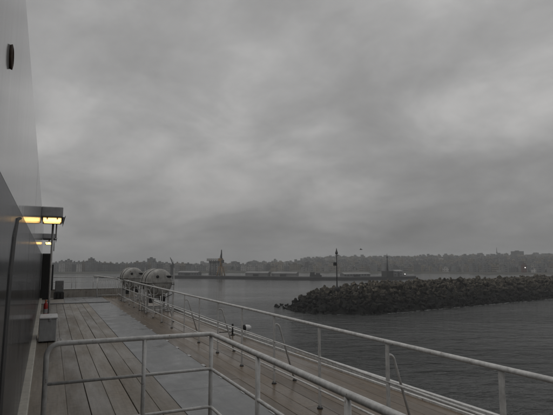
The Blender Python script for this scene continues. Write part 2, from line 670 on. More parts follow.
# steel walkway, built from plates with open seams
ya = -3.0
while ya < 23.8:
    yb = min(ya + 3.35, 23.9)
    deck_part('walkway_plate', MB().box(1.574, 2.540, ya + 0.003, yb - 0.003, -0.021, 0.004, 0.003), M['walkway'])
    ya += 3.35
for xa, xb in ((-0.46, 0.62), (0.624, 1.57), (1.574, 2.54)):
    deck_part('aft_plate', MB().box(xa, xb - 0.004, 24.02, 28.2, -0.021, 0.003, 0.003), M['walkway'] if xa > 0.6 else M['tan'])
deck_part('cross_coaming', MB().box(-0.46, 2.54, 23.905, 24.015, -0.021, 0.035, 0.006), M['grey_steel'])
# raised white bar along the outer edge and the gutter bar inside it
em = MB()
em2 = MB()
for a, b in zip(ys[:-1], ys[1:]):
    xa, xb = edge_x(a), edge_x(b)
    for mbb, o0, o1, zt in ((em, -0.085, -0.02, 0.055), (em2, -0.26, -0.222, 0.03)):
        vs = [(xa + o0, a, -0.021), (xa + o1, a, -0.021), (xb + o1, b, -0.021), (xb + o0, b, -0.021),
              (xa + o0, a, zt), (xa + o1, a, zt), (xb + o1, b, zt), (xb + o0, b, zt)]
        mbb.add(vs, [(4, 5, 6, 7), (0, 1, 5, 4), (1, 2, 6, 5), (2, 3, 7, 6), (3, 0, 4, 7)])
deck_part('edge_bar', em, M['rail'])
deck_part('gutter_bar', em2, M['rail'])
# a few bolts along the walkway edge plates
for k in range(24):
    yb = 0.5 + k * 1.0
    deck_part('edge_clip', MB().box(2.515, 2.575, yb, yb + 0.16, 0.0045, 0.010, 0.002), M['locker'])

# ------------------------------------------------------------------ deckhouse wall on the left
WSLOPE = 0.0095                     # the deckhouse side runs slightly off the deck's own line


def wall_x(y):
    return -0.215 - WSLOPE * y


ZD, ZT = 2.24, 3.60
wall = thing('deckhouse', 'glossy white deckhouse wall with a long band of dark tinted windows', 'deckhouse', (-0.215, 0.0, 0.0), None, math.atan(WSLOPE))
lpart('upper_wall', MB().box(-9.0, 0.0, -6.0, 28.25, ZD + 0.002, ZT), M['wall'], wall)
lpart('roof_edge', MB().box(-9.0, -0.015, -5.9, 28.2, ZT + 0.001, ZT + 0.02, 0.004), M['white'], wall)
lpart('lower_wall', MB().box(-9.0, -0.03, -5.98, 28.23, -0.02, ZD - 0.001), M['dark_steel'], wall)
lpart('sill', MB().box(-0.028, 0.10, -6.0, 28.25, -0.02, 0.075, 0.012), M['sill'], wall)
mulls = [0.95, 3.85, 7.1, 9.9, 12.8, 15.7, 18.6, 21.5, 24.4]
last = -5.9
for mi, my in enumerate(mulls):
    hw = 0.17 if mi == 1 else 0.022
    if mi == 1:                           # wide raked pillar, bowed towards its head
        line = [(3.50, 0.08), (3.54, 0.8), (3.60, 1.35), (3.70, 1.75), (3.88, 2.0), (4.15, 2.15), (4.6, 2.2)]
        vsm, fsm = [], []
        for (yy, zz) in line:
            hz_ = 0.15 if zz < 2.1 else 0.11
            vsm += [(-0.003, yy - hz_, zz), (0.006, yy - hz_ + 0.01, zz), (0.006, yy + hz_ - 0.01, zz), (-0.003, yy + hz_, zz)]
        for q in range(len(line) - 1):
            for e in range(3):
                fsm.append((q * 4 + e, q * 4 + e + 1, q * 4 + e + 5, q * 4 + e + 4))
        lpart('window_pillar', MB().add(vsm, fsm), M['black'], wall)
        last = last
        continue
    lpart('window_mullion', MB().box(-0.029, -0.0004, my - hw, my + hw, 0.077, ZD + 0.001), M['black'], wall)
    lpart('window', MB().box(-0.029, -0.0008, last + 0.005, my - hw - 0.005, 0.077, ZD + 0.0015), M['glass'], wall)
    last = my + hw
lpart('window', MB().box(-0.029, -0.0008, last + 0.005, 28.2, 0.077, ZD + 0.0015), M['glass'], wall)
# rusty drain outlet high on the white wall
rd = ray(10, 57)
dp = EYE + rd * (-0.215 / (rd.x + WSLOPE * rd.y))
dr = thing('drain_outlet', 'small dark rust-rimmed oval drain outlet high on the white wall', 'drain', (wall_x(dp.y), dp.y, dp.z))
lpart('rim', MB().lathe([(0.062, 0.0005), (0.066, 0.012), (0.05, 0.016), (0.046, 0.004)], 18, axis='x'), M['drain_rim'], dr)
lpart('opening', MB().lathe([(0.044, 0.001), (0.043, 0.006)], 18, axis='x'), M['black'], dr)
dr.scale = (0.9, 1.0, 0.95)
for yy in (1.6, 9.2):
    lpart('weld_seam', MB().box(0.0004, 0.0012, yy - 0.003, yy + 0.003, ZD + 0.004, ZT - 0.004), M['wall'], wall)

# ------------------------------------------------------------------ canopies with lit lamps
def canopy(y0, y1, x1, z0, z1, label, pole_y, pole_x, lamp_label, lampw, lampz):
    WX = wall_x(y0)
    r = thing('door_canopy', label, 'canopy', (WX, y0, z0), 'grey canopies over the deckhouse doors')
    part('roof_slab', MB().box(WX + 0.002, x1, y0, y1, z0, z1, 0.02), M['canopy'], r)
    part('drip_edge', MB().box(WX + 0.003, x1 + 0.03, y0 - 0.02, y1 + 0.02, z0 - 0.018, z0 - 0.001, 0.004), M['dark_steel'], r)
    # folded side flap at the outer end
    part('side_flap', MB().add([(x1 + 0.032, y0, z0 - 0.02), (x1 + 0.085, y0, z0 + 0.06), (x1 + 0.085, y1, z0 + 0.06), (x1 + 0.032, y1, z0 - 0.02),
                                (x1 + 0.036, y0, z0 - 0.16), (x1 + 0.036, y1, z0 - 0.16)],
                               [(0, 1, 2, 3), (0, 4, 1), (3, 2, 5), (1, 4, 5, 2), (0, 3, 5, 4)]), M['dark_steel'], r)
    part('post', MB().tube([(pole_x, pole_y, 0.001), (pole_x, pole_y, z0 - 0.02)], 0.034, 12), M['rail'], r)
    part('post', MB().tube([(pole_x + 0.11, pole_y + 0.4, z0 - 0.55), (pole_x + 0.11, pole_y + 0.4, z0 - 0.02)], 0.024, 10), M['rail'], r)
    part('foot_plate', MB().box(pole_x - 0.07, pole_x + 0.07, pole_y - 0.07, pole_y + 0.07, 0.0005, 0.015, 0.004), M['stainless'], r)
    # lit lamp hung under the slab
    xm = (WX + x1) / 2 + 0.01
    l = thing('flood_lamp', lamp_label, 'lamp', (xm, y0 + 0.12, lampz[1]), 'lit lamps under the canopies')
    a, b = xm - lampw / 2, xm + lampw / 2
    za, zb = lampz
    hs_ = part('housing', MB().box(a - 0.015, b + 0.015, y0 + 0.135, y0 + 0.30, za - 0.012, zb + 0.012, 0.01), M['dark_steel'], l)
    part('lens', MB().prism([(a, y0 + 0.11), (b, y0 + 0.11), (b, y0 + 0.134), (a, y0 + 0.134)], za + 0.045, zb - 0.002), M['warm_light'], l, hs_)
    lower = MB().prism([(a + 0.03, y0 + 0.125), (b - 0.03, y0 + 0.125), (b - 0.03, y0 + 0.134), (a + 0.03, y0 + 0.134)], za, za + 0.043)
    part('lower_lens', lower, M['amber_light'], l, hs_)
    for k in (0.22, 0.78):
        xx = a + (b - a) * k
        part('clamp', MB().box(xx - 0.02, xx + 0.02, y0 + 0.095, y0 + 0.109, zb - 0.055, zb + 0.03, 0.004), M['dark_steel'], l, hs_)
    part('hanger', MB().box(xm - 0.03, xm + 0.03, y0 + 0.16, y0 + 0.22, zb + 0.013, z0 - 0.019), M['dark_steel'], l)
    ld = bpy.data.lights.new('lamp_glow', 'AREA')
    ld.shape = 'RECTANGLE'
    ld.size, ld.size_y = lampw, zb - za
    ld.energy = 1.6
    ld.color = (1.0, 0.66, 0.28)
    lo = bpy.data.objects.new('lamp_glow', ld)
    C.objects.link(lo)
    lo.parent = l
    lo.location = (0, y0 + 0.06 - l.location.y, (za + zb) / 2 - l.location.z)
    lo.rotation_euler = (math.radians(60), 0, 0)
    return r


canopy(16.0, 18.4, 0.235, 3.215, 3.52, 'large grey door canopy on a thin steel post above the red fire extinguisher', 17.8, -0.03,
       'wide amber lamp glowing under the large canopy above the red fire extinguisher', 0.50, (3.02, 3.19))
canopy(25.0, 26.4, 0.085, 2.96, 3.20, 'smaller grey door canopy over the aft end of the white deckhouse', 26.1, -0.06,
       'small amber lamp glowing under the smaller canopy at the aft end', 0.30, (2.69, 2.80))

# tall black locker, extinguisher, grey chest, cabinet
r = thing('tall_locker', 'tall black steel locker at the aft end of the deckhouse beside the grey cabinet', 'locker', (-0.2, 27.3, 0.0))
part('body', MB().box(wall_x(27.0) + 0.01, 0.0, 27.0, 27.6, 0.06, 2.30, 0.012), M['dark_steel'], r)
dd = part('door', MB().box(wall_x(27.0) + 0.03, -0.015, 26.978, 26.998, 0.12, 2.24, 0.006), M['black'], r)
part('handle', MB().tube([(-0.05, 26.97, 1.0), (-0.05, 26.955, 1.02), (-0.05, 26.955, 1.16), (-0.05, 26.97, 1.18)], 0.009, 8), M['stainless'], r, dd)
part('plinth', MB().box(wall_x(27.0) + 0.03, -0.02, 27.03, 27.57, 0.004, 0.058), M['black'], r)
part('side_box', MB().box(0.002, 0.09, 27.1, 27.35, 0.45, 1.75, 0.01), M['dark_steel'], r)

r = thing('fire_extinguisher', 'red fire extinguisher with orange top at the foot of the canopy post', 'extinguisher', (-0.115, 17.45, 0.004))
lpart('cylinder', MB().lathe([(0.05, 0.0), (0.075, 0.01), (0.08, 0.03), (0.08, 0.46), (0.07, 0.53), (0.035, 0.57), (0.028, 0.60)], 18), M['red'], r)
lpart('valve', MB().lathe([(0.03, 0.601), (0.034, 0.62), (0.03, 0.66), (0.012, 0.675)], 12), M['orange'], r)
lpart('lever', MB().box(-0.012, 0.012, -0.12, 0.03, 0.676, 0.69, 0.003), M['black'], r)
lpart('hose', MB().tube([(0.03, -0.02, 0.63), (0.085, -0.03, 0.60), (0.10, -0.03, 0.45), (0.095, -0.02, 0.2)], 0.011, 8), M['black'], r)
lpart('nozzle', MB().tube([(0.095, -0.02, 0.2), (0.095, -0.02, 0.09)], [0.012, 0.024], 8), M['black'], r)
r.scale = (0.82, 0.82, 0.95)
lpart('label_band', MB().lathe([(0.081, 0.22), (0.0815, 0.225), (0.0815, 0.36), (0.081, 0.365)], 18), M['locker'], r)

r = thing('deck_chest', 'pale grey steel chest with a white lid at the foot of the wall', 'chest', (0.0, 12.8, 0.004))
part('body', MB().box(-0.20, 0.165, 12.5, 13.35, 0.03, 0.535, 0.01), M['locker'], r)
part('lid', MB().box(-0.205, 0.185, 12.47, 13.38, 0.537, 0.572, 0.01), M['white'], r)
part('foot', MB().box(-0.12, -0.07, 12.55, 13.3, 0.004, 0.029), M['dark_steel'], r)
part('foot', MB().box(0.09, 0.14, 12.55, 13.3, 0.004, 0.029), M['dark_steel'], r)
part('latch', MB().box(0.0, 0.05, 12.455, 12.469, 0.48, 0.555, 0.004), M['stainless'], r)
part('bracket', MB().box(0.19, 0.30, 12.55, 12.60, 0.002, 0.012, 0.003).tube([(0.21, 12.575, 0.011), (0.21, 12.575, 0.08), (0.28, 12.575, 0.08), (0.28, 12.575, 0.011)], 0.008, 8), M['rail'], r)

r = thing('switch_cabinet', 'grey steel cabinet on a black base by the stern rail', 'cabinet', (0.4, 27.3, 0.004))
part('base', MB().box(0.16, 0.63, 27.05, 27.6, 0.003, 0.34, 0.015), M['black'], r)
for k in range(3):
    part('base_rib', MB().box(0.155 + k * 0.17, 0.255 + k * 0.17 - 0.02, 27.02, 27.048, 0.04, 0.30, 0.005), M['dark_steel'], r)
part('body', MB().box(0.20, 0.60, 27.1, 27.55, 0.342, 0.93, 0.012), M['grey_steel'], r)
dd = part('door', MB().box(0.225, 0.575, 27.078, 27.098, 0.38, 0.90, 0.006), M['grey_steel'], r)
part('handle', MB().box(0.53, 0.55, 27.06, 27.077, 0.58, 0.70, 0.004), M['stainless'], r, dd)

# ------------------------------------------------------------------ guard rails
XO = 3.15
outer = thing('guard_rail', 'long white three-bar guard rail with bent braces along the side deck', 'railing', (XO, 12.0, 0.0))
P0, DP = 2.71, 1.385
posts_y = [P0 + DP * k for k in range(-2, 17)]
yl, yr = posts_y[0] - 1.0, 25.3
part('top_rail', MB().tube([(XO, yl + (yr - yl) * i / 12, 1.022 + 0.003 * math.sin(i * 1.9)) for i in range(13)], 0.0225, 12), M['rail'], outer)
part('middle_rail', MB().tube([(XO, yl + (yr - yl) * i / 12, 0.625 + 0.004 * math.sin(i * 2.3)) for i in range(13)], 0.012, 10), M['rail'], outer)
part('lower_rail', MB().tube([(XO, yl + (yr - yl) * i / 12, 0.225 + 0.004 * math.sin(i * 2.9)) for i in range(13)], 0.012, 10), M['rail'], outer)
for k, y in enumerate(posts_y):
    po = part('post', MB().box(XO - 0.009, XO + 0.009, y - 0.025, y + 0.025, 0.006, 1.005, 0.003), M['rail'], outer)
    part('foot_plate', MB().lathe([(0.038, 0.0035), (0.038, 0.012), (0.026, 0.018), (0.024, 0.035)], 12, (XO, y, 0.0)), M['dark_steel'], outer, po)
    if (k % 2) == 1:                      # bent brace outside every second post
        xo = XO + 0.37
        pts = [(XO + 0.012, y + 0.03, 0.86)] + arc((XO + 0.03, y + 0.03, 0.80), 0.085, math.pi * 0.42, 0.12, 6, (1, 0, 0), (0, 0, 1)) + [(xo, y + 0.04, 0.008)]
        bo = part('brace', MB().tube(pts, 0.014, 10), M['rail'], outer)
        part('brace_foot', MB().lathe([(0.034, 0.0035), (0.034, 0.012), (0.022, 0.018), (0.020, 0.03)], 12, (xo, y + 0.04, 0.0)), M['dark_steel'], outer, bo)

inner = thing('guard_rail', 'thick white tubular rail with a square corner closing off the near deck', 'railing', (1.56, 4.98, 0.0))
XI, YI, HI = 1.56, 4.98, 1.08
XL = -0.005
rb = 0.11
pts = [(XL, YI, 0.01), (XL, YI, HI - rb)] + arc((XL + rb, YI, HI - rb), rb, math.pi, math.pi / 2, 6, (1, 0, 0), (0, 0, 1))[1:]
rc = 0.05
pts += [(XI - rc, YI, HI)] + arc((XI - rc, YI - rc, HI), rc, math.pi / 2, 0, 4, (1, 0, 0), (0, 1, 0))[1:] + [(XI, -1.2, HI)]
part('top_rail', MB().tube(pts, 0.0235, 14), M['rail'], inner)
for z in (0.725, 0.345):
    q = [(XL, YI, z), (XI - rc, YI, z)] + arc((XI - rc, YI - rc, z), rc, math.pi / 2, 0, 4, (1, 0, 0), (0, 1, 0))[1:] + [(XI, -1.2, z)]
    part('cross_rail', MB().tube(q, 0.0155, 10), M['rail'], inner)
for (x, y) in ((0.872, YI), (XI - 0.004, YI - 0.004), (XI, 3.72), (XI, 2.40), (XI, 1.08), (XI, -0.24)):
    po = part('post', MB().tube([(x, y, 0.008), (x, y, HI - 0.012)], 0.021, 12), M['rail'], inner)
    part('foot_plate', MB().lathe([(0.06, 0.0045), (0.06, 0.014), (0.03, 0.02), (0.028, 0.04)], 12, (x, y, 0.0)), M['rail'], inner, po)

stern = thing('guard_rail', 'thin stern rail on a low tan bulwark across the end of the deck', 'railing', (1.1, 28.35, 0.0))
part('bulwark', MB().box(-0.5, 4.45, 28.3, 28.36, -0.02, 0.42, 0.01), M['tan'], stern)
part('bulwark_cap', MB().box(-0.5, 4.45, 28.27, 28.39, 0.422, 0.45, 0.006), M['rail'], stern)
for z, rr in ((1.06, 0.018), (0.80, 0.010)):
    part('cross_rail', MB().tube([(-0.2, 28.33, z), (4.4, 28.33, z)], rr, 8), M['rail'], stern)
for x in (0.1, 1.02, 1.22, 2.1, 3.3, 4.38):
    part('post', MB().tube([(x, 28.33, 0.451), (x, 28.33, 1.05)], 0.016, 8), M['rail'], stern)
gate = thing('picket_gate', 'white gate of thin upright bars in front of the stern bulwark', 'gate', (2.95, 27.75, 0.0))
for k in range(13):
    x = 2.30 + k * 0.105
    part('bar', MB().tube([(x, 27.75, 0.005), (x, 27.75, 0.93)], 0.011, 8), M['rail'], gate)
for z in (0.10, 0.93):
    part('frame_bar', MB().tube([(2.25, 27.75, z), (3.62, 27.75, z)], 0.018, 8), M['rail'], gate)
for x in (2.25, 3.62):
    part('frame_post', MB().tube([(x, 27.75, 0.003), (x, 27.75, 1.0)], 0.022, 8), M['rail'], gate)
bm_ = thing('derrick_boom', 'slim white boom stowed level above the picket gate', 'boom', (2.9, 27.0, 1.0))
part('spar', MB().tube([(2.05, 27.35, 1.16), (3.20, 26.6, 1.00)], [0.028, 0.04], 10), M['rail'], bm_)
part('crutch', MB().tube([(3.12, 26.65, 0.004), (3.12, 26.65, 0.965)], 0.02, 8), M['rail'], bm_)
part('crutch', MB().tube([(2.25, 27.22, 0.004), (2.25, 27.22, 1.10)], 0.016, 8), M['rail'], bm_)

# ------------------------------------------------------------------ life raft canisters
def canister(x, y, label):
    r = thing('liferaft_canister', label, 'liferaft', (x, y, 0.0), 'white liferaft canisters outside the guard rail')
    R, L, zc = 0.475, 1.55, 1.10
    n = 20

    def half(sign):
        mb = MB()
        prof = [(0.0, 0.02), (0.30, 0.035), (0.40, 0.07), (0.455, 0.13), (0.47, 0.20)]
        k = 0.20
        while k < L - 0.22:
            prof += [(0.47, k + 0.02), (0.486, k + 0.05), (0.486, k + 0.12), (0.47, k + 0.15)]
            k += 0.28
        prof += [(0.47, L - 0.20), (0.455, L - 0.13), (0.40, L - 0.07), (0.30, L - 0.035), (0.0, L - 0.02)]
        vs, fs = [], []
        for (rr, h) in prof:
            for q in range(n + 1):
                a = math.pi * q / n
                vs.append((rr * math.cos(a), h, zc + sign * (0.012 + rr * 1.02 * math.sin(a))))
        for i in range(len(prof) - 1):
            for q in range(n):
                f = (i * (n + 1) + q, i * (n + 1) + q + 1, (i + 1) * (n + 1) + q + 1, (i + 1) * (n + 1) + q)
                fs.append(f if sign > 0 else tuple(reversed(f)))
        return mb.add(vs, fs, True)
    lpart('upper_shell', half(1), M['canister'], r)
    lpart('lower_shell', half(-1), M['canister'], r)
    lpart('flange', MB().box(-0.505, 0.505, 0.0, L, zc - 0.011, zc + 0.011, 0.004), M['canister'], r)
    for yy in (0.40, 1.13):
        ring = [(0.497 * math.cos(a), yy, zc + 0.505 * math.sin(a)) for a in [2 * math.pi * k / 28 for k in range(29)]]
        lpart('strap', MB().tube(ring, 0.012, 6, False), M['black'], r)
        cr = MB()
        cr.box(-0.42, -0.36, yy - 0.03, yy + 0.03, 0.03, 0.84, 0.004)
        cr.box(0.36, 0.42, yy - 0.03, yy + 0.03, 0.03, 0.84, 0.004)
        cr.box(-0.42, 0.42, yy - 0.028, yy + 0.028, 0.50, 0.56, 0.004)
        cr.box(-0.355, 0.355, yy - 0.026, yy + 0.026, 0.10, 0.16, 0.004)
        co = lpart('cradle', cr, M['rail'], r)
        lpart('cradle_foot', MB().box(-0.50, -0.30, yy - 0.08, yy + 0.08, 0.004, 0.028, 0.004), M['rail'], co)
        lpart('cradle_foot', MB().box(0.30, 0.50, yy - 0.08, yy + 0.08, 0.004, 0.028, 0.004), M['rail'], co)
    lpart('label_plate', MB().box(0.20, 0.40, 0.035, 0.058, zc + 0.17, zc + 0.25, 0.004), M['black'], r)
    lpart('painter_port', MB().lathe([(0.05, -0.012), (0.055, 0.0), (0.055, 0.05)], 12, (-0.11, 0.015, zc + 0.22), 'y'), M['dark_steel'], r)
    lpart('handle', MB().tube([(-0.28, 0.06, zc - 0.06), (-0.28, -0.005, zc - 0.08), (-0.16, -0.01, zc - 0.16), (-0.16, 0.05, zc - 0.2)], 0.012, 8), M['rail'], r)
    lpart('release_unit', MB().box(0.02, 0.22, 0.10, 0.30, 0.40, 0.58, 0.02), M['black'], r)
    lpart('end_frame', MB().box(0.51, 0.545, 0.12, 0.155, 0.004, 1.62, 0.003).box(0.505, 0.55, 0.12, 1.30, 1.0, 1.04, 0.003), M['rail'], r)
    for (xx, yy) in ((-0.53, 0.15), (-0.53, 0.75), (-0.53, 1.35), (0.0, -0.05)):
        lpart('rack_post', MB().tube([(xx, yy, 0.005), (xx, yy, 1.02 if xx < -0.1 else 0.62)], 0.018, 8), M['rail'], r)
    for zz in (0.30, 0.66, 1.0):
        lpart('rack_bar', MB().tube([(-0.53, 0.0, zz), (-0.53, 1.5, zz)], 0.013, 8), M['rail'], r)
    lpart('lashing', MB().tube([(-0.50, 0.02, 0.62), (-0.2, -0.03, 0.48), (0.1, -0.03, 0.52), (0.50, 0.03, 0.68)], 0.014, 7), M['black'], r)
    lpart('hook_box', MB().box(-0.40, -0.22, 0.0, 0.10, 0.36, 0.52, 0.01), M['dark_steel'], r)
    ring = [(-0.22 + 0.16 * math.cos(a), -0.02, zc - 0.30 + 0.16 * math.sin(a)) for a in [2 * math.pi * k / 20 for k in range(21)]]
    lpart('rope_coil', MB().tube(ring, 0.022, 7, False), M['canister'], r)
    return r


canister(3.70, 18.2, 'white ribbed liferaft canister on a cradle, the one farther from the stern gate')
canister(3.60, 23.9, 'white ribbed liferaft canister on a cradle, the one beside the stern gate')

# small deck light on a stand out by the edge bar
fl = r = thing('deck_floodlight', 'small white floodlight on a short dark stand by the deck edge', 'lamp', (4.25, 11.8, 0.0))
lpart('stand', MB().tube([(0, 0, 0.004), (0, 0, 0.29)], 0.022, 10), M['black'], r)
lpart('base', MB().lathe([(0.07, 0.003), (0.07, 0.016), (0.03, 0.025)], 12), M['black'], r)
lpart('arm', MB().tube([(-0.42, 0.02, 0.10), (0, 0, 0.105), (0.03, 0, 0.11)], 0.012, 8), M['black'], r)
lpart('arm', MB().tube([(-0.03, 0, 0.235), (0.36, -0.03, 0.215)], 0.012, 8), M['stainless'], r)
lpart('lamp_head', MB().lathe([(0.075, 0.0), (0.095, 0.015), (0.10, 0.06), (0.085, 0.16), (0.045, 0.21)], 16, (0.37, -0.03, 0.19), 'x'), M['white'], r)
lpart('lamp_rim', MB().lathe([(0.09, -0.03), (0.104, -0.02), (0.104, 0.012), (0.096, 0.016)], 16, (0.37, -0.03, 0.19), 'x'), M['black'], r)
lpart('knob', MB().lathe([(0.03, 0.0), (0.035, 0.02), (0.02, 0.05)], 10, (0.0, 0.0, 0.285)), M['black'], r)
fl.scale = (0.85, 0.85, 0.85)

# ------------------------------------------------------------------ breakwater of concrete blocks
A0 = Vector((94.0, 146.0))
AD = Vector((105.0, 20.0)).normalized()
AN = Vector((AD.y, -AD.x))


def bw_height(s, d):
    """height above water at axis distance s and side distance d"""
    if s < 0:
        rr = math.hypot(s, d)
    else:
        rr = abs(d)
    top = 7.25 * max(0.0, min(1.0, 0.62 + (s + 12) / 55.0)) if s < 9 else 7.25
    return min(top, 7.25 * (19.4 - rr) / 10.5)


bw = thing('breakwater', 'dark breakwater of heaped concrete armour blocks lying across the harbour mouth', 'breakwater', (94.0, 146.0, SEA_Z))
core = MB()
SL = [-19.5 + 2.0 * i for i in range(20)] + [22 + 6 * i for i in range(50)]
DL = [-20 + 2.0 * i for i in range(21)]
vs = []
for s in SL:
    for d in DL:
        h = bw_height(s, d) - 1.9
        p = A0 + AD * s + AN * d
        vs.append((p.x, p.y, SEA_Z + max(-1.5, h) + 0.4 * mnoise.noise((p.x * 0.4, p.y * 0.4, 0))))
nd = len(DL)
fs = [(i * nd + j, (i + 1) * nd + j, (i + 1) * nd + j + 1, i * nd + j + 1) for i in range(len(SL) - 1) for j in range(nd - 1)]
core.add(vs, fs, True)
part('rubble_core', core, M['core'], bw)


def tetrapod_geo(seed):
    rnd = random.Random(seed)
    mb = MB()
    dirs = [Vector((0, 0, 1)), Vector((0.943, 0, -0.333)), Vector((-0.471, 0.816, -0.333)), Vector((-0.471, -0.816, -0.333))]
    for d in dirs:
        L = 1.15 * rnd.uniform(0.9, 1.08)
        mb.tube([d * -0.1, d * 0.45, d * (L * 0.93), d * L], [0.52, 0.46, 0.33, 0.24], 7)
    mb.s = [False] * len(mb.s)
    return mb


def boulder_geo(seed):
    bm = bmesh.new()
    bmesh.ops.create_icosphere(bm, subdivisions=2, radius=1.0)
    for v in bm.verts:
        n = mnoise.noise(v.co * 1.1 + Vector((seed * 7.3, 0, 0)))
        v.co *= 0.85 + 0.45 * n
        v.co.x = max(-0.8, min(0.8, v.co.x))
        v.co.z = max(-0.72, min(0.72, v.co.z))
    bm.verts.index_update()
    mb = MB().add([v.co[:] for v in bm.verts], [[v.index for v in f.verts] for f in bm.faces])
    bm.free()
    return mb


def cube_geo(seed):
    mb = MB().box(-0.85, 0.85, -0.75, 0.75, -0.7, 0.7, 0.12)
    r2 = random.Random(seed)
    mb.v = [tuple(c + r2.uniform(-0.05, 0.05) for c in p) for p in mb.v]
    return mb


geos = [tetrapod_geo(1), tetrapod_geo(2), tetrapod_geo(3), boulder_geo(4), boulder_geo(5), cube_geo(6), cube_geo(7)]
gmesh = []
for gb in geos:
    me = gb.mesh('armour_block')
    me.materials.append(M['rock'])
    gmesh.append(me)

rnd = random.Random(5)
cand = []
for s0 in [-21 + 2.0 * i for i in range(131)]:
    for d0 in [-20.5 + 2.0 * j for j in range(21)]:
        s, d = s0 + rnd.uniform(-0.8, 0.8), d0 + rnd.uniform(-0.8, 0.8)
        h = bw_height(s, d)
        if h < -0.9:
            continue
        if d < -9 and s > 0:
            continue
        p = A0 + AD * s + AN * d
        z = SEA_Z + max(h, -0.6) + rnd.uniform(-0.9, 0.75)
        if h > 7.1 and rnd.random() < 0.16:
            z += rnd.uniform(0.5, 1.3)
        sc = rnd.choice((0.65, 0.9, 1.05, 1.2, 1.35)) * rnd.uniform(0.9, 1.08)
        cand.append((s, d, p, z, sc))
# a handful of strays off the tip
for (px, py) in ((276, 306.5), (278, 307.5), (281.5, 305.5), (284, 308.5), (287, 306)):
    q = on_z(px, py, SEA_Z)
    cand.append((0, 15, Vector((q.x, q.y)), SEA_Z + 0.1, 0.85))


def shows(c):
    q = c[2]
    dist = math.hypot(q.x, q.y)
    face = 1.0 if (c[1] > -5) else 0.25
    inview = math.atan2(q.x, q.y) < math.radians(57)
    return (c[4] / dist) * face * (1 if inview else 0.3)


cand.sort(key=shows, reverse=True)
rest = MB()
for k, (s, d, p, z, sc) in enumerate(cand):
    gi = rnd.choice((0, 1, 2, 0, 1, 2, 5, 3, 6))
    rot = (rnd.uniform(0, 6.28), rnd.uniform(0, 6.28), rnd.uniform(0, 6.28))
    if k < 290:
        o = link('armour_block', gmesh[gi], None, bw, Vector((p.x, p.y, z)) - bw.location)
        o.rotation_euler = rot
        o.scale = (sc, sc, sc)
    else:
        gb = geos[gi]
        mtx = Matrix.Translation((p.x, p.y, z)) @ Matrix.Rotation(rot[0], 4, 'X') @ Matrix.Rotation(rot[1], 4, 'Y') @ Matrix.Rotation(rot[2], 4, 'Z') @ Matrix.Scale(sc, 4)
        rest.add([mtx @ Vector(v) for v in gb.v], gb.f)
ro = part('armour_blocks', rest, M['rock'], bw)
ro['kind'] = 'stuff'

# foam where the swell breaks on the blocks
foam = MB()
for k in range(170):
    s = rnd.uniform(-12, 150)
    d = 19.8 + rnd.gauss(0.7, 0.55)
    if s < 0:
        a = rnd.uniform(-0.6, 1.2)
        p = A0 + AD * (-math.sin(max(0, a)) * d) + AN * (math.cos(a) * d)
    else:
        p = A0 + AD * s + AN * d
    lx, ly = rnd.uniform(0.3, 1.6), rnd.uniform(0.08, 0.32)
    n = 9
    vs = []
    for q in range(n):
        a = 2 * math.pi * q / n
        f = rnd.uniform(0.5, 1.2)
        w = AD * (math.cos(a) * lx * f) + AN * (math.sin(a) * ly * f)
        vs.append((p.x + w.x, p.y + w.y, SEA_Z + 0.03 + 0.0005 * k))
    foam.add(vs, [tuple(range(n))])
fo = link('sea_foam', foam.mesh('sea_foam'), M['foam'])
fo['kind'] = 'stuff'
tag(fo, 'thin broken white foam along the foot of the breakwater', 'foam')

# beacon on the breakwater
q = at_r(337.0, 285.5, 158.0)
bz = q.z - 1.2
r = thing('navigation_beacon', 'tall slim light beacon mast with a lantern rising from the breakwater crest', 'beacon', (q.x, q.y, bz))
lpart('mast', MB().tube([(0, 0, 0), (0, 0, 6.0), (0, 0, 11.2)], [0.22, 0.16, 0.13], 10), M['far_dark'], r)
lpart('lantern', MB().lathe([(0.32, 11.2), (0.42, 11.3), (0.42, 12.0), (0.30, 12.1), (0.12, 12.9), (0.05, 13.3)], 10), M['far_dark'], r)
lpart('gallery', MB().lathe([(0.55, 10.75), (0.58, 10.78), (0.58, 10.9), (0.5, 10.92)], 12), M['far_dark'], r)
lpart('day_mark', MB().box(-1.15, -0.22, -0.35, 0.35, 7.55, 8.65, 0.08), M['black'], r)
lpart('mark_bracket', MB().box(-0.3, 0.0, -0.08, 0.08, 8.0, 8.14), M['far_dark'], r)
lpart('footing', MB().lathe([(0.9, -0.5), (0.9, 0.5), (0.6, 0.8)], 10), M['quay'], r)

# gull in the air
q = at_r(361, 249.5, 95.0)
gl = thing('seagull', 'small dark gull gliding over the breakwater', 'bird', q)
body = MB().lathe([(0.005, -0.28), (0.05, -0.2), (0.075, 0.0), (0.06, 0.14), (0.045, 0.2), (0.05, 0.25), (0.015, 0.31)], 10, (0, 0, 0), 'y')
lpart('body', body, M['feather'], gl)
for s in (-1, 1):
    w = [(0, -0.08, 0.02), (0, 0.09, 0.03), (s * 0.32, 0.13, 0.14), (s * 0.32, -0.05, 0.13), (s * 0.68, 0.0, 0.08), (s * 0.66, -0.06, 0.075)]
    w2 = [(x, y, z - 0.015) for x, y, z in w]
    lpart('wing', MB().add(w + w2, [(0, 1, 2, 3), (3, 2, 4, 5), (9, 8, 7, 6), (11, 10, 8, 9), (1, 7, 8, 2), (2, 8, 10, 4), (0, 3, 9, 6), (3, 5, 11, 9), (4, 10, 11, 5)]), M['feather'], gl)
lpart('tail', MB().add([(-0.03, -0.24, 0.01), (0.03, -0.24, 0.01), (0.07, -0.40, 0.0), (-0.07, -0.40, 0.0), (0, -0.3, -0.015)], [(0, 1, 2, 3), (0, 3, 4), (1, 4, 2), (0, 4, 1), (3, 2, 4)]), M['feather'], gl)
gl.rotation_euler = (0, 0.15, 0.9)

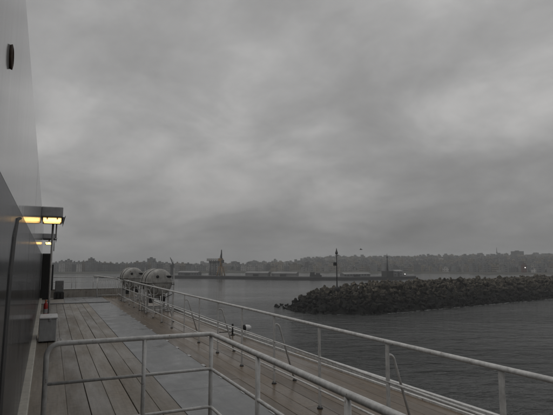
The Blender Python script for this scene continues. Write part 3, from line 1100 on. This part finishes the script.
# ------------------------------------------------------------------ far land
def lerp_tab(tab, x):
    if x <= tab[0][0]:
        return tab[0][1]
    for (a, va), (b, vb) in zip(tab[:-1], tab[1:]):
        if x <= b:
            return va + (vb - va) * (x - a) / (b - a)
    return tab[-1][1]


RIDGE = [(-200, 268.5), (170, 268.5), (200, 266), (250, 264.5), (300, 263), (318, 260), (350, 259), (400, 259), (450, 257.8), (480, 257), (553, 257.5), (800, 259)]
R_SH, R_RD = 800.0, 1500.0
land = MB()
cols = [-160 + 12 * i for i in range(78)]
prof = [(-6, -1.5), (0, 0.0), (2, 1.6), (60, 2.2), (180, 0.18), (350, 0.48), (520, 0.78), (700, 1.0), (900, 0.9)]


def land_z(px, r):
    ztop = at_r(px, lerp_tab(RIDGE, px), R_RD).z - SEA_Z
    t = r - R_SH
    if t < 60:
        return SEA_Z + (2.0 if t > 1 else -1.0)
    u = min(1.0, (t - 60) / 640.0)
    d = ray(px, 263)
    ang = math.atan2(d.x, d.y)
    wob = 1.0 + 0.22 * mnoise.noise((ang * 9.0, r * 0.004, 3.0))
    return SEA_Z + 2.0 + (ztop - 2.0) * (u ** 0.85) * (1 + (wob - 1) * 4 * u * (1 - u))


rs = [R_SH - 2, R_SH + 2, R_SH + 60, R_SH + 140, R_SH + 230, R_SH + 330, R_SH + 440, R_SH + 560, R_RD, R_RD + 250]
vs = []
for px in cols:
    d = ray(px, 263)
    h = math.hypot(d.x, d.y)
    for rr in rs:
        vs.append((d.x / h * rr, d.y / h * rr, land_z(px, rr) if rr > R_SH else SEA_Z - 1.0))
nr = len(rs)
fs = [(i * nr + j, i * nr + j + 1, (i + 1) * nr + j + 1, (i + 1) * nr + j) for i in range(len(cols) - 1) for j in range(nr - 1)]
land.add(vs, fs, True)
struct('hills', land, M['land'])


def house_mesh(w, d, h, kind):
    mb = MB().box(-w / 2, w / 2, -d / 2, d / 2, -4.0, h)
    if kind == 0:       # stair head and parapet
        mb.box(-w * 0.3, w * 0.02, -d * 0.2, d * 0.25, h + 0.001, h + 2.2)
        mb.box(-w / 2 - 0.1, w / 2 + 0.1, -d / 2 - 0.1, -d / 2 + 0.2, h + 0.001, h + 0.9)
    elif kind == 1:     # stepped upper floor
        mb.box(-w / 2, w * 0.12, -d / 2 + 0.6, d / 2, h + 0.001, h + 3.0)
    else:
        mb.box(-w * 0.1, w * 0.25, -d * 0.1, d * 0.3, h + 0.001, h + 1.6)
    return mb


HM = []
for i in range(9):
    hr = random.Random(40 + i)
    w, d, h = hr.uniform(6, 12), hr.uniform(6, 11), hr.uniform(4.5, 10)
    mb = house_mesh(w, d, h, i % 3)
    me = mb.mesh('house')
    me.materials.append(M[('fac_a', 'fac_b', 'fac_c')[(i // 3 + i) % 3]])
    HM.append((me, mb, (i // 3 + i) % 3))
HLAB = ['pale flat-roofed house among many on the far hillside', 'ochre flat-roofed house among many on the far hillside',
        'grey flat-roofed house among many on the far hillside']
HGRP = ['pale houses on the far hillside', 'ochre houses on the far hillside', 'grey houses on the far hillside']
hr = random.Random(77)
spots = []
while len(spots) < 1700:
    px = hr.uniform(185, 600)
    rr = R_SH + 9 + (hr.random() ** 0.9) * 700
    if hr.random() > (0.35 if px < 300 else 1.0):
        continue
    spots.append((px, rr))
spots.sort(key=lambda q: q[1])
restm = [MB(), MB(), MB()]
for k, (px, rr) in enumerate(spots):
    d = ray(px, 263)
    h = math.hypot(d.x, d.y)
    x, y, z = d.x / h * rr, d.y / h * rr, land_z(px, rr)
    me, mb, ki = hr.choice(HM)
    rz = math.atan2(-x, y) + hr.uniform(-0.5, 0.5)
    sc = hr.uniform(0.8, 1.25)
    if k % 6 == 0 and px < 556 and k // 6 < 270:
        o = link('hillside_house', me, None, None, (x, y, z))
        o.rotation_euler[2] = rz
        o.scale = (sc, sc, sc)
        tag(o, HLAB[ki], 'house', HGRP[ki])
    else:
        mtx = Matrix.Translation((x, y, z)) @ Matrix.Rotation(rz, 4, 'Z') @ Matrix.Scale(sc, 4)
        restm[ki].add([mtx @ Vector(v) for v in mb.v], mb.f)
for ki, mb in enumerate(restm):
    o = link('hillside_houses', mb.mesh('hillside_houses'), M[('fac_a', 'fac_b', 'fac_c')[ki]])
    o['kind'] = 'stuff'
    tag(o, ('dense pale', 'dense ochre', 'dense grey')[ki] + ' houses covering the far hillside behind the harbour', 'houses')

# trees between the houses: leaf clumps in one far mass
trees = MB()
tr = random.Random(9)
for k in range(230):
    px = tr.uniform(300, 600) if k % 5 else tr.uniform(60, 300)
    rr = R_SH + 60 + tr.random() * 650
    d = ray(px, 263)
    h = math.hypot(d.x, d.y)
    x, y, z = d.x / h * rr, d.y / h * rr, land_z(px, rr)
    R = tr.uniform(2.5, 5.0)
    for q in range(16):
        a, b = tr.uniform(0, 6.28), tr.uniform(-0.6, 1.2)
        c = Vector((x + math.cos(a) * math.cos(b) * R * 0.8, y + math.sin(a) * math.cos(b) * R * 0.8, z + R * 0.9 + math.sin(b) * R * 0.7))
        vs = [c + Vector((tr.uniform(-1, 1), tr.uniform(-1, 1), tr.uniform(-1, 1))) * R * 0.55 for _ in range(4)]
        trees.add(vs, [(0, 1, 2), (0, 2, 3), (0, 3, 1), (1, 3, 2)])
to = link('woodland', trees.mesh('woodland'), M['leaf'])
to['kind'] = 'stuff'
tag(to, 'dark scattered trees between the houses on the far hillside', 'trees')


# waterfront apartment blocks to the left
def block(px0, px1, py_top, rr, mat, label, group, name='apartment_block', py_bot=None):
    a, b = at_r(px0, 265, rr), at_r(px1, 265, rr)
    top = at_r((px0 + px1) / 2, py_top, rr).z
    mid = (a + b) / 2
    w = (Vector((b.x, b.y)) - Vector((a.x, a.y))).length
    z0 = SEA_Z + 1.9
    H = top - z0
    r = thing(name, label, 'building', (mid.x, mid.y, z0), group, math.atan2(b.y - a.y, b.x - a.x))
    dp = max(8.0, w * 0.8)
    lpart('wall', MB().box(-w / 2, w / 2, -dp / 2, dp / 2, 0.0, H), mat, r)
    lpart('roof_parapet', MB().box(-w / 2 - 0.2, w / 2 + 0.2, -dp / 2 - 0.2, dp / 2 + 0.2, H + 0.001, H + 0.8), M['pale'] if mat is M['fac_a'] else mat, r)
    lpart('stair_head', MB().box(-w * 0.2, w * 0.15, -dp * 0.2, dp * 0.2, H + 0.802, H + 3.0), mat, r)
    return r


br = random.Random(3)
LB = {'fac_a': ('pale apartment block in the hazy row along the far waterfront', 'pale waterfront blocks'),
      'fac_b': ('ochre apartment block in the hazy row along the far waterfront', 'ochre waterfront blocks'),
      'fac_c': ('grey apartment block in the hazy row along the far waterfront', 'grey waterfront blocks')}
SKY = [(40, 262.5), (56, 262), (64, 261), (68, 260), (74, 262), (80, 261.5), (88, 260), (94, 260.5), (97, 262.5), (112, 263), (130, 263), (146, 262), (152, 260), (158, 262), (165, 263.5), (172, 263), (200, 263.5), (260, 263), (300, 262)]
x = 22.0
while x < 186:
    w = br.uniform(4.0, 7.5)
    for layer, rr in enumerate((br.uniform(835, 870), br.uniform(900, 1050))):
        key = br.choice(('fac_a', 'fac_b', 'fac_c', 'fac_c'))
        py = lerp_tab(SKY, x + w / 2) + br.uniform(-0.1, 1.1) + (1.5 if layer == 0 else 0.0)
        block(x, x + w * br.uniform(1.0, 1.12), py, rr, M[key], LB[key][0], LB[key][1])
    x += w
x = 186.0
while x < 318:
    w = br.uniform(5, 11)
    key = br.choice(('fac_a', 'fac_b', 'fac_c', 'fac_c'))
    block(x, x + w, lerp_tab(SKY, x) + br.uniform(0.5, 4.5), br.uniform(840, 930), M[key], LB[key][0], LB[key][1])
    x += w + br.uniform(-0.5, 2.0)
block(88.0, 94.5, 258.8, 960, M['fac_c'], 'tall grey block rising above the hazy waterfront row', None)
block(147.0, 155.5, 258.8, 940, M['fac_c'], 'broad dark tower block standing up behind the liferaft canisters', None)
block(511.5, 524.5, 251.6, 1480, M['fac_c'], 'large flat-topped block crowning the far hill ridge', None)
block(521.0, 526.5, 265.0, 815, M['fac_red'], 'small dark red building on the far shore beside a white lamp', None)

# ridge antenna
q = at_r(497.0, 256.5, 1450.0)
r = thing('antenna_mast', 'thin antenna mast standing on the far hill ridge', 'mast', (q.x, q.y, q.z - 2))
lpart('mast', MB().tube([(0, 0, 0), (0, 0, 17), (0, 0, 27)], [1.2, 0.8, 0.4], 6), M['far_dark'], r)
lpart('dish_platform', MB().lathe([(1.6, 12.0), (1.8, 12.5), (1.8, 14.5), (1.2, 15.0)], 8), M['far_dark'], r)
lpart('aerial_arm', MB().box(-2.2, 2.2, -0.3, 0.3, 19.0, 19.6), M['far_dark'], r)


# ------------------------------------------------------------------ quay, cranes, sheds
def gp(px, py):
    q = on_z(px, py, SEA_Z)
    return Vector((q.x, q.y))


qa, qb, qc, qd = gp(163, 278.0), gp(300, 279.9), gp(350, 280.2), gp(416, 279.0)
back = [Vector((v.x, v.y)) * (1 + 30.0 / v.length) for v in (qd, qc, qb, qa)]
poly = [tuple(v) for v in (qa, qb, qc, qd)] + [tuple(v) for v in back]
quay = MB().prism(poly, SEA_Z - 1.0, SEA_Z + 2.7)
qz = SEA_Z + 2.7
qo = struct('quay', quay, M['quay'])
# low jetty seen past the stern rail
ja, jb = gp(93, 277.6), gp(126, 277.9)
jb2, ja2 = jb * (1 + 14 / jb.length), ja * (1 + 10 / ja.length)
struct('jetty', MB().prism([tuple(ja), tuple(jb), tuple(jb2), tuple(ja2)], SEA_Z - 1, SEA_Z + 1.6), M['quay'])


def on_quay(px, back_m):
    """point on the quay top, back_m behind its front edge"""
    d = ray(px, 263)
    u = Vector((d.x, d.y)).normalized()
    edges = [(qa, qb), (qb, qc), (qc, qd)]
    for a, b in edges:
        e = b - a
        den = u.x * (-e.y) + u.y * e.x
        if abs(den) < 1e-9:
            continue
        t = (a.x * (-e.y) + a.y * e.x) / den
        s = ((u * t) - a).dot(e) / e.dot(e)
        if -0.02 <= s <= 1.02:
            return u * (t + back_m), math.atan2(e.y, e.x)
    return u * 470, 0.0


def shed(px, wpx, h, back_m, mat, label, roof=True):
    p, rz = on_quay(px, back_m)
    w = wpx * p.length / 480.0
    r = thing('harbour_shed', label, 'shed', (p.x, p.y, qz), 'sheds along the harbour quay', rz)
    lpart('wall', MB().box(-w / 2, w / 2, -4, 4, 0.002, h), mat, r)
    lpart('roof', MB().add([(-w / 2 - 0.4, -4.5, h + 0.003), (w / 2 + 0.4, -4.5, h + 0.003), (w / 2 + 0.4, 4.5, h + 0.003), (-w / 2 - 0.4, 4.5, h + 0.003),
                            (-w / 2 - 0.4, 0, h + 1.6), (w / 2 + 0.4, 0, h + 1.6)],
                           [(3, 2, 1, 0), (0, 1, 5, 4), (2, 3, 4, 5), (0, 4, 3), (1, 2, 5)]), M['pale'], r)
    lpart('door', MB().box(-w * 0.15, w * 0.1, -4.06, -4.002, 0.003, h * 0.7), M['far_dark'], r)
    return r


shed(258, 24, 3.2, 16, M['pale'], 'long low pale shed on the quay beside the brown crane')
shed(285, 26, 3.0, 18, M['pale'], 'long low pale shed midway along the quay')
shed(190, 22, 3.2, 18, M['fac_c'], 'grey shed at the landward end of the quay')
shed(396, 9, 5.0, 12, M['fac_c'], 'short grey shed beside the tapered signal tower')
shed(355, 30, 2.6, 20, M['fac_c'], 'low grey shed on the outer arm of the quay')

# pale silo block behind the crane
p, rz = on_quay(215, 27)
p = p * 1.22
r = thing('silo_block', 'pale blocky grain silo behind the brown harbour crane', 'silo', (p.x, p.y, SEA_Z + 1.9), None, rz)
hs = at_r(215, 258.5, p.length).z - SEA_Z - 1.9
ws = 13.5 * p.length / 480
lpart('head_house', MB().box(-ws / 2, ws / 2, -6, 6, hs - 3.5, hs), M['fac_a'], r)
nS = 5
for k in range(nS):
    cxk = -ws / 2 + ws * (k + 0.5) / nS
    lpart('silo', MB().tube([(cxk, 0, -3.5), (cxk, 0, hs - 3.51)], ws / nS * 0.49, 14), M['fac_a'] if k % 2 else M['pale'], r)

# brown level-luffing crane
p, rz = on_quay(221, 8)
r = thing('harbour_crane', 'tall brown portal crane standing on the quay before the silo', 'crane', (p.x, p.y, qz), None, rz)
for sx in (-1, 1):
    for sy in (-1, 1):
        lpart('portal_leg', MB().tube([(sx * 3.0, sy * 3.0, 0.003), (sx * 1.6, sy * 1.6, 9.0)], [0.6, 0.5], 6), M['rust_brown'], r)
lpart('portal_beam', MB().box(-2.2, 2.2, -2.2, 2.2, 8.6, 9.6), M['rust_brown'], r)
lpart('tower', MB().tube([(0, 0, 9.6), (0, 0, 17.5)], [1.5, 1.1], 8), M['rust_brown'], r)
lpart('cab', MB().box(0.9, 3.0, -1.4, 1.2, 13.2, 16.6), M['far_dark'], r)
lpart('machine_house', MB().box(-2.4, 1.2, -1.6, 1.6, 15.4, 18.2), M['rust_brown'], r)
lpart('jib', MB().tube([(0.6, -0.5, 17.8), (1.5, -2.0, 27.0)], [1.0, 0.5], 6), M['far_dark'], r)
lpart('stay', MB().tube([(-1.5, 0, 18.2), (0.9, -1.4, 24.0)], 0.25, 5), M['far_dark'], r)

# small jib crane on the left
p, rz = on_quay(172, 20)
p = p * 1.12
r = thing('jib_crane', 'small dark crane with a raised slanting jib near the liferaft canisters', 'crane', (p.x, p.y, SEA_Z + 1.9), None, 0)
lpart('base', MB().box(-1.6, 1.6, -1.6, 1.6, -3.5, 9.0), M['far_dark'], r)
lpart('cab', MB().box(-2.2, 2.0, -2.0, 2.0, 9.01, 12.0), M['far_dark'], r)
lpart('jib', MB().tube([(2.0, 0, 11.0), (-2.4, 0, 21.0)], [0.9, 0.45], 6), M['far_dark'], r)
lpart('strut', MB().tube([(0.4, 0, 12.0), (2.2, 0, 15.5), (-1.8, 0, 19.7)], 0.2, 5), M['far_dark'], r)

# signal tower on the quay head
p, rz = on_quay(387.2, 6)
r = thing('signal_tower', 'dark tapered signal tower on a square base at the quay head', 'tower', (p.x, p.y, qz), None, rz)
hh = at_r(387.2, 253.5, p.length).z - qz
lpart('base', MB().box(-4.2, 4.2, -4, 4, 0.003, 5.5), M['quay'], r)
lpart('shaft', MB().tube([(0, 0, 5.5), (0, 0, hh * 0.6), (0, 0, hh - 4)], [0.95, 0.62, 0.42], 8), M['far_dark'], r)
lpart('gallery', MB().lathe([(0.7, hh - 4), (0.85, hh - 3.7), (0.85, hh - 3.3), (0.5, hh - 3.2)], 8), M['far_dark'], r)
lpart('spire', MB().tube([(0, 0, hh - 3.2), (0, 0, hh)], [0.4, 0.1], 6), M['far_dark'], r)

# small harbour vessel with a deck light
q = on_z(404.5, 277.8, SEA_Z)
r = thing('harbour_launch', 'small dark workboat with a bright white light off the quay head', 'boat', (q.x, q.y, SEA_Z), None, -0.4)
outl = [(-4.5, -1.5), (2.5, -1.6), (4.8, 0.0), (2.5, 1.6), (-4.5, 1.5)]
lpart('hull', MB().prism(outl, -0.6, 1.5), M['far_dark'], r)
lpart('wheelhouse', MB().box(-1.5, 1.2, -1.1, 1.1, 1.502, 3.6, 0.1), M['far_dark'], r)
lpart('mast', MB().tube([(-0.6, 0, 3.6), (-0.6, 0, 5.2)], 0.1, 6), M['far_dark'], r)
lpart('deck_light', MB().lathe([(0.3, 3.62), (0.42, 3.8), (0.42, 4.2), (0.2, 4.5)], 10, (0.6, 0, 0)), M['white_light'], r)
# dark cargo on the outer quay
for (px, w, h, nm) in ((313, 3.2, 4.6, 'dark cargo stack with a raised end on the outer quay'), (318.5, 3.0, 3.6, 'dark low cargo stack beside the taller one on the quay')):
    p, rz = on_quay(px, 10)
    ww = w * p.length / 480
    r = thing('cargo_stack', nm, 'cargo', (p.x, p.y, qz), 'dark cargo on the quay', rz)
    lpart('container', MB().box(-ww, ww, -1.2, 1.2, 0.003, h * 0.5, 0.05), M['far_dark'], r)
    lpart('container', MB().box(-ww * 0.9, ww * 0.5, -1.2, 1.2, h * 0.5 + 0.004, h, 0.05), M['far_dark'], r)
# white shore lamp
q = at_r(525.2, 268.0, 803.0)
r = thing('shore_lamp', 'tiny white lamp shining on the far shore below the dark red building', 'lamp', (q.x, q.y, SEA_Z + 1.9))
hl = q.z - SEA_Z - 1.9
lpart('post', MB().tube([(0, 0, 0.0), (0, 0, hl)], 0.16, 6), M['far_dark'], r)
lpart('lantern', MB().lathe([(0.3, hl), (0.7, hl + 0.3), (0.7, hl + 0.9), (0.3, hl + 1.2)], 8), M['white_light'], r)

# ------------------------------------------------------------------ air
hz = MB().box(cx0 - ext - 20, cx0 + ext + 20, cy0 - ext - 20, cy0 + ext + 20, SEA_Z - 1.8, 75.0)
ho = link('haze', hz.mesh('haze'), None)
m, t = new_mat('haze_air')
vol = t.n('ShaderNodeVolumePrincipled', {'Color': (0.93, 0.95, 0.97, 1), 'Density': 0.00031, 'Anisotropy': 0.1})
t.n('ShaderNodeOutputMaterial', {'Volume': vol.outputs[0]})
ho.data.materials.append(m)
ho['kind'] = 'stuff'
tag(ho, 'thin grey haze hanging over the harbour and the far shore', 'haze')
